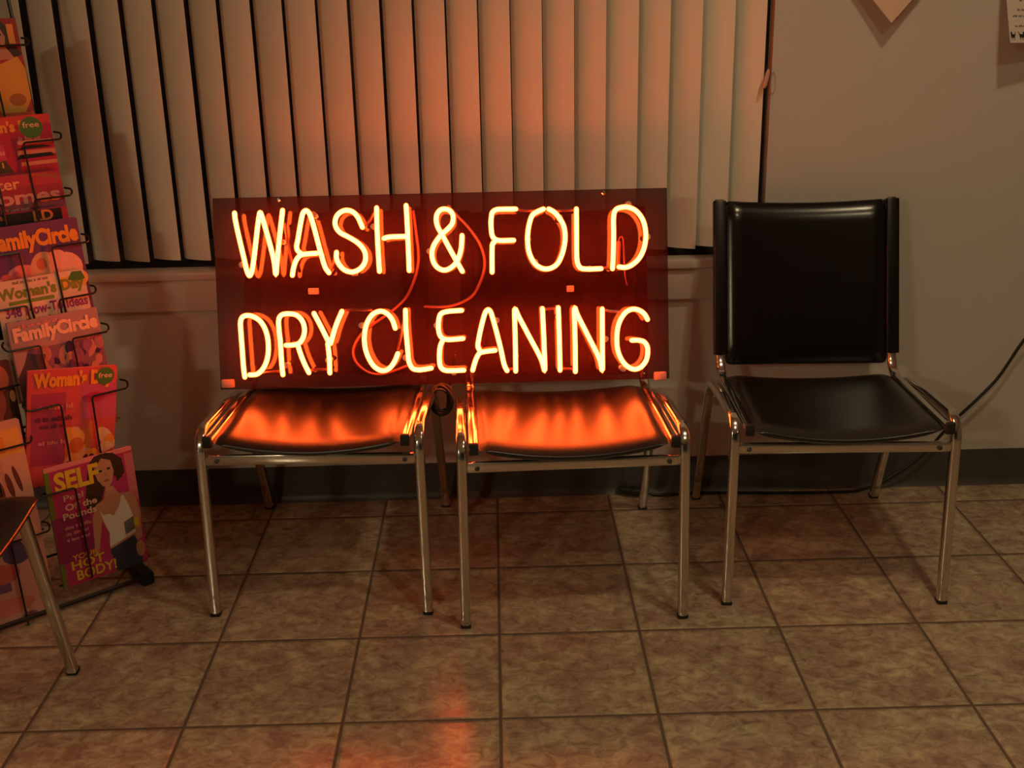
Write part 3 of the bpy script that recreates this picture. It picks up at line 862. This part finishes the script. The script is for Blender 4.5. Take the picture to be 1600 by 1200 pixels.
def magazine(name, label, u, v, ztop, wd, ht, lean, roll, bg, shapes, texts, thick=.006, spine=None, pk=True, over=(), right=True, drop=.205, over_text=None):
    """u, v, ztop: top right corner of the front cover in the rack's own frame"""
    L_ = math.radians(lean); r = math.radians(roll)
    ex = RU; eu = Vector((0, 0, 1)) * math.cos(L_) + RV * math.sin(L_); en = ex.cross(eu)
    ex2 = ex * math.cos(r) + eu * math.sin(r); eu2 = eu * math.cos(r) - ex * math.sin(r)
    o = empty(name, label, 'magazine', (0, 0, 0), 0, G_M)
    Mx = Matrix((ex2, eu2, en)).transposed().to_4x4()
    Mx.translation = RP(u, v, ztop) - eu2 * ht - ex2 * wd
    o.matrix_world = Mx
    rc = .004
    def rr(x0, y0, x1, y1, q):
        return [(x0, y0), (x1 - q, y0), (x1, y0 + q), (x1, y1 - q), (x1 - q, y1), (x0, y1)]
    MB().prism(rr(.0008, .001, wd - .001, ht - .001, rc), -thick + .0005, -.0006).build('pages', M_PAGE, o)
    cols = [bg]
    cv = MB()
    cv.prism(rr(0, 0, wd, ht, rc), -.0005, 0, 0)
    cv.prism(rr(0, 0, wd, ht, rc), -thick, -thick + .0004, 0)
    if spine:
        cols.append(spine); k = len(cols) - 1
    else: k = 0
    cv.box((-.0006, 0, -thick), (0, ht, 0), k)
    if spine:
        cv.add([(0, 0, .0001), (.010, 0, .0001), (.010, ht, .0001), (0, ht, .0001)], [(0, 1, 2, 3)], k)
    z = .00015
    for col, poly in shapes:
        if col not in cols: cols.append(col)
        pl_ = [(min(max(x, 0), 1) * wd, min(max(y, 0), 1) * ht) for x, y in poly]
        cv.add([(x, y, z) for x, y in pl_], [tuple(range(len(pl_)))], cols.index(col)); z += .00004
    cv.build('cover', [ink_mat(c) for c in cols], o)
    z += .0001
    for body, x, y, w_, h_, col, bold, nm in texts:
        t = MB()
        if body == '~':
            blurred_line(t, x * wd, y * ht, w_ * wd, h_ * ht, z)
        else:
            text_onto(t, body, x * wd, y * ht, w_ * wd, h_ * ht, z, bold)
        z += .00004
        t.build(nm, ink_mat(col), o)
    if over:
        st = MB(); oc = []
        for col, poly in over:
            if col not in oc: oc.append(col)
            z += .00005
            st.add([(x * wd, y * ht, z) for x, y in poly], [tuple(range(len(poly)))], oc.index(col))
        so = st.build('sticker', [ink_mat(c) for c in oc], o)
        t = MB(); x0, y0, w_, h_ = over_text
        text_onto(t, 'free', x0 * wd, y0 * ht, w_ * wd, h_ * ht, z + .00008, .01)
        t.build('sticker_text', ink_mat(PEACH), so)
    if pk:
        zt = ztop - .057
        vv = v - math.tan(L_) * .057 - .010
        pocket(u - wd - .004, u + .004, vv, zt, zt - drop, vv - math.tan(L_) * drop, right)
    return o

def rect(x0, y0, x1, y1): return [(x0, y0), (x1, y0), (x1, y1), (x0, y1)]
W_, Hh = .200, .272
PEACH = (.80, .52, .36); SKIN = (.55, .27, .16); HAIR = (.055, .022, .014); WHT = (.78, .72, .66); YEL = (.80, .52, .03); MAG = (.50, .03, .14); PUR = (.16, .05, .17)
GRN = (.07, .20, .04); ORG = (.85, .34, .04); BLK = (.012, .010, .014); PNK = (.75, .25, .26)

# bottom front: magenta cover with a woman in a white top
woman = [
 (HAIR, [(.56, .99), (.50, .95), (.46, .86), (.42, .74), (.38, .62), (.42, .55), (.50, .56), (.56, .60), (.64, .74), (.74, .80), (.84, .76), (.88, .84), (.86, .92), (.80, .97), (.70, 1.0), (.62, 1.0)]),
 (SKIN, [(.50, .60), (.60, .63), (.64, .72), (.72, .72), (.78, .64), (.90, .63), (.97, .56), (.99, .42), (.97, .22), (.90, .20), (.86, .30), (.86, .40), (.62, .22), (.60, .34), (.54, .46), (.50, .34), (.44, .18), (.40, .18), (.42, .34), (.44, .50)]),
 (SKIN, [(.54, .88), (.57, .94), (.66, .97), (.74, .93), (.76, .84), (.73, .76), (.67, .71), (.61, .74), (.56, .80)]),
 (HAIR, [(.54, .98), (.52, .88), (.56, .90), (.64, .965), (.74, .93), (.77, .82), (.78, .74), (.88, .80), (.87, .92), (.78, .985), (.66, 1.0)]),
 (BLK, ell(.61, .862, .022, .009)), (BLK, ell(.705, .868, .022, .009)), ((.40, .10, .09), ell(.665, .775, .035, .010)), ((.42, .19, .11), ell(.668, .825, .012, .012)),
 (WHT, [(.53, .55), (.56, .50), (.62, .50), (.68, .47), (.76, .54), (.80, .62), (.82, .62), (.86, .54), (.90, .42), (.90, .28), (.70, .22), (.58, .22), (.60, .34), (.56, .44)]),
 (SKIN, [(.58, .22), (.90, .28), (.90, .24), (.60, .175)]),
 ((.035, .045, .09), [(.58, .20), (.88, .26), (.94, .12), (.93, .0), (.62, .0), (.60, .10)]),
 (SKIN, ell(.93, .13, .055, .07)), ((.16, .14, .13), [(.78, .28), (.90, .31), (.90, .42), (.78, .39)]), (YEL, ell(.93, .36, .035, .045)),
]
magazine('magazine', 'glossy magenta magazine with a long-haired woman in a white top, lowest in the rack', .002, -.012, .346, .203, .292, 2.5, 0.0, MAG,
 [(PNK, rect(.0, .965, 1, 1)), ((.28, .02, .10), rect(.0, .20, .42, .58)), ((.62, .16, .20), rect(.90, .55, 1, .95))] + woman,
 [('SELF', .09, .78, .50, .165, YEL, .04, 'title'), ('Peel', .16, .70, .22, .05, PEACH, .01, 'headline'), ('Off the', .16, .62, .36, .055, PEACH, .03, 'headline'), ('Pounds', .12, .55, .38, .055, PEACH, .03, 'headline'),
  ('~', .12, .47, .30, .030, PNK, 0, 'headline'), ('~', .12, .42, .26, .028, PNK, 0, 'headline'), ('~', .12, .37, .26, .028, PNK, 0, 'headline'), ('YOUR', .14, .205, .30, .045, ORG, .03, 'headline'), ('HOT', .12, .125, .38, .075, YEL, .025, 'headline'), ('BODY!', .16, .03, .46, .085, YEL, .025, 'headline')],
 spine=(.16, .20, .02), right=False, drop=.225)
random.seed(11)
def blobs(n, x0, y0, x1, y1, cols, r0, r1):
    out = []
    for i in range(n):
        out.append((random.choice(cols), ell(random.uniform(x0, x1), random.uniform(y0, y1), random.uniform(r0, r1), random.uniform(r0, r1) * .75, 12, random.random() * 3)))
    return out
cake = blobs(26, .42, .06, .95, .44, [ORG, (.78, .40, .20), (.70, .16, .04), (.80, .58, .32), (.85, .42, .10)], .05, .13) + blobs(8, .45, .05, .8, .22, [(.10, .03, .02), (.25, .07, .02)], .02, .06)
magazine('magazine', 'orange and red magazine with flowers and a green sticker, second from the bottom, slouching sideways', .009, .020, .534, .200, .272, -2.0, -9.0, (.62, .09, .10),
 [((.42, .05, .13), rect(.04, .18, .42, .80)), ((.55, .10, .22), rect(.60, .55, 1, .85))] + cake + [(MAG, ell(.74, .74, .12, .045))],
 [("Woman's Day", .06, .815, .89, .165, ORG, .06, 'title'), ('~', .10, .66, .40, .045, PNK, .01, 'headline'), ('~', .08, .56, .46, .045, (.16, .03, .10), .03, 'headline'), ('~', .14, .50, .26, .04, (.16, .03, .10), .01, 'headline'), ('~', .12, .36, .3, .04, PNK, 0, 'headline')], over=[(GRN, ell(.86, .915, .105, .075))], over_text=(.78, .90, .16, .045))
magazine('magazine', 'mauve magazine with pale peach title over a purple picture, third from the bottom', .002, .080, .661, W_, Hh, 8, 0, (.48, .25, .25),
 [((.42, .25, .27), rect(0, .80, 1, 1)), ((.25, .10, .16), rect(.0, .0, 1, .76))] + blobs(34, .22, .42, .97, .72, [PUR, (.08, .02, .08), (.05, .02, .10), (.42, .15, .18), (.30, .10, .22), (.55, .22, .18)], .03, .09) + [((.10, .05, .07), [(.0, .10), (.20, .34), (.34, .70), (.10, .74), (0, .6)]), ((.44, .24, .25), [(.0, .55), (.10, .66), (.16, .76), (0, .76)])],
 [('FamilyCircle', .04, .80, .94, .155, (.86, .52, .38), .05, 'title'), ('~', .10, .945, .5, .03, PNK, 0, 'headline')])
magazine('magazine', 'white magazine with green title and purple headline, fourth from the bottom', -.002, .115, .746, W_, Hh, 8, 0, (.74, .55, .44),
 [((.74, .40, .08), rect(.72, .86, 1, .955)), (GRN, [(.80, .93), (.86, .99), (.97, .985), (1, .92), (.9, .90)]), ((.20, .30, .05), rect(.12, .80, .62, .83))],
 [("Woman's Day", .02, .82, .96, .125, (.22, .26, .04), .05, 'title'), ('348 How-To Ideas', .06, .70, .92, .085, (.28, .04, .20), .03, 'headline'), ('~', .04, .64, .70, .035, (.30, .14, .12), .01, 'headline'), ('~', .20, .965, .4, .025, (.30, .14, .12), .01, 'headline')])
tea = [(PNK, ell(.30, .58, .18, .10)), ((.70, .36, .22), ell(.55, .62, .16, .14)), ((.60, .15, .08), ell(.52, .66, .06, .05)), ((.84, .45, .38), ell(.78, .60, .19, .13)), ((.84, .45, .38), ell(.70, .70, .10, .06)), ((.65, .20, .18), ell(.14, .52, .14, .09)), ((.30, .10, .06), ell(.40, .50, .10, .06)), ((.78, .45, .12), ell(.92, .50, .09, .06))]
magazine('magazine', 'purple magazine with big orange title over pink roses, fifth from the bottom', .008, .140, .860, W_, Hh, 8, 0, PUR, tea + blobs(14, .0, .42, .5, .6, [(.60, .12, .14), PNK, (.35, .06, .08), (.72, .36, .20)], .03, .07),
 [('FamilyCircle', .02, .765, .96, .185, ORG, .05, 'title')])
magazine('magazine', 'dark magazine showing only a slim black strip with orange lettering above the purple one', -.016, .160, .886, W_, Hh, 8, 0, BLK,
 [((.20, .03, .08), rect(0, .985, 1, 1))], [('LD', .68, .90, .22, .085, (.62, .22, .05), .03, 'title'), ('~', .08, .94, .30, .035, (.50, .12, .05), .03, 'headline')], pk=False)
magazine('magazine', 'wine red magazine with a two-line serif title, third from the top', -.001, .178, .963, W_, Hh, 8, 0, (.34, .035, .07),
 [((.45, .05, .08), rect(.0, .90, 1, 1)), ((.16, .06, .12), rect(0, .70, 1, .78)), ((.40, .10, .06), [(.60, .995), (.8, .96), (1, .93), (1, .96), (.8, .99)])],
 [('Better', -.0 + .04, .885, .50, .09, (.84, .42, .22), .015, 'title'), ('Homes', .06, .76, .90, .115, (.66, .32, .30), .03, 'title'), ('~', .1, .70, .5, .035, (.5, .25, .2), 0, 'headline')])
magazine('magazine', 'crimson magazine with orange title and round green sticker, second from the top', .003, .205, 1.086, W_, Hh, 8, 0, (.46, .02, .07),
 [((.62, .05, .06), rect(0, .93, 1, 1)), ((.55, .06, .14), rect(.0, .55, .45, .78)), ((.62, .25, .18), rect(.58, .68, 1, .72)), (BLK, [(.56, .73), (.98, .735), (.88, .755), (.70, .76)]), (BLK, [(.56, .655), (.98, .66), (.95, .69), (.6, .69)]), ((.66, .28, .18), rect(.6, .60, 1, .63)), ((.08, .07, .02), [(.18, .56), (.30, .64), (.44, .66), (.5, .56)]), ((.66, .32, .24), rect(.60, .77, .98, .80))],
 [("Woman's Day", .03, .85, .86, .115, ORG, .045, 'title'), ('~', .62, .80, .26, .04, (.62, .25, .16), .01, 'headline'), ('~', .06, .70, .40, .05, PNK, 0, 'headline'), ('~', .06, .60, .36, .045, ORG, 0, 'headline')], over=[(GRN, ell(.78, .90, .13, .085))], over_text=(.69, .90, .18, .045))
lady = [((.30, .02, .02), rect(0, .82, 1, 1)), (HAIR, [(.40, .99), (.34, .88), (.40, .74), (.60, .70), (.86, .70), (.96, .72), (.82, .80), (.78, .92), (.66, .985)]), (SKIN, ell(.56, .86, .13, .105)), (SKIN, [(.46, .78), (.66, .78), (.80, .68), (.34, .68)]),
 (BLK, ell(.51, .875, .022, .010)), (BLK, ell(.61, .875, .022, .010)), ((.40, .08, .07), ell(.56, .805, .035, .010)), (HAIR, [(.44, .98), (.40, .88), (.50, .95), (.60, .955), (.69, .86), (.73, .93), (.62, .99)]),
 ((.72, .36, .05), [(.30, .68), (.46, .64), (.60, .66), (.84, .70), (.94, .60), (.96, .36), (.80, .26), (.36, .26), (.24, .44)]), ((.45, .14, .03), ell(.70, .36, .15, .05)),
 ((.55, .10, .04), rect(0, .20, 1, .26)), ((.05, .04, .06), rect(0, 0, .95, .20)), ((.14, .11, .13), ell(.30, .12, .10, .05)), ((.16, .10, .10), ell(.55, .08, .12, .05)), ((.20, .08, .09), ell(.74, .14, .08, .03)), ((.10, .10, .12), ell(.84, .06, .07, .04))]
lady = [(c, [(x * .62 + .42 if not (len(p) == 4 and p[0][0] == 0) else x, y) for x, y in p]) for c, p in lady]
magazine('magazine', 'red magazine with a dark-haired woman in a yellow dress, topmost in the rack', -.018, .262, 1.290, W_, .272, 8, 0, (.42, .03, .03), lady,
 [('~', .88, .80, .11, .16, ORG, .02, 'title')], pk=True)
# second column, mostly outside the frame
magazine('magazine', 'pale pink magazine behind the leg of the cut-off chair at the lower left', -.226, -.012, .262, .200, .262, 2.5, 0, (.62, .30, .24),
 [((.10, .06, .16), ell(.70, .66, .16, .10)), ((.70, .36, .26), ell(.86, .80, .10, .14)), ((.55, .12, .10), ell(.45, .50, .25, .10)), ((.20, .08, .18), rect(.3, .34, .58, .42)), ((.62, .18, .14), ell(.5, .2, .3, .08)), ((.28, .10, .14), ell(.72, .08, .08, .03))],
 [('~', .10, .84, .7, .12, ORG, .045, 'title')])
magazine('magazine', 'pale magazine with orange title and dark curved stripes, just above the cut-off chair', -.221, .030, .463, .200, .272, 6, 0, (.70, .34, .24),
 [((.86, .40, .08), rect(0, .72, .97, .93)), ((.16, .03, .03), ell(.52, .42, .055, .12, 16, .12)), ((.16, .03, .03), ell(.66, .44, .042, .11, 16, .16)), ((.16, .03, .03), ell(.77, .47, .032, .11, 16, .2)), ((.16, .03, .03), ell(.86, .51, .026, .12, 16, .24)), ((.16, .03, .03), ell(.36, .40, .06, .12, 16, .1))],
 [('~', .05, .745, .80, .15, (.80, .26, .03), .05, 'title')])
magazine('magazine', 'red magazine picturing faces, at the left edge beside the mauve one', -.206, .080, .583, .200, .272, 8, 0, (.22, .04, .03),
 [((.70, .14, .08), ell(.82, .86, .14, .12)), ((.55, .08, .05), ell(.78, .68, .10, .14)), ((.62, .10, .06), rect(.60, .30, .82, .58)), ((.05, .015, .012), ell(.97, .62, .06, .16)), ((.60, .25, .12), ell(.96, .70, .03, .05))],
 [('~', .05, .86, .5, .10, YEL, .03, 'title')])
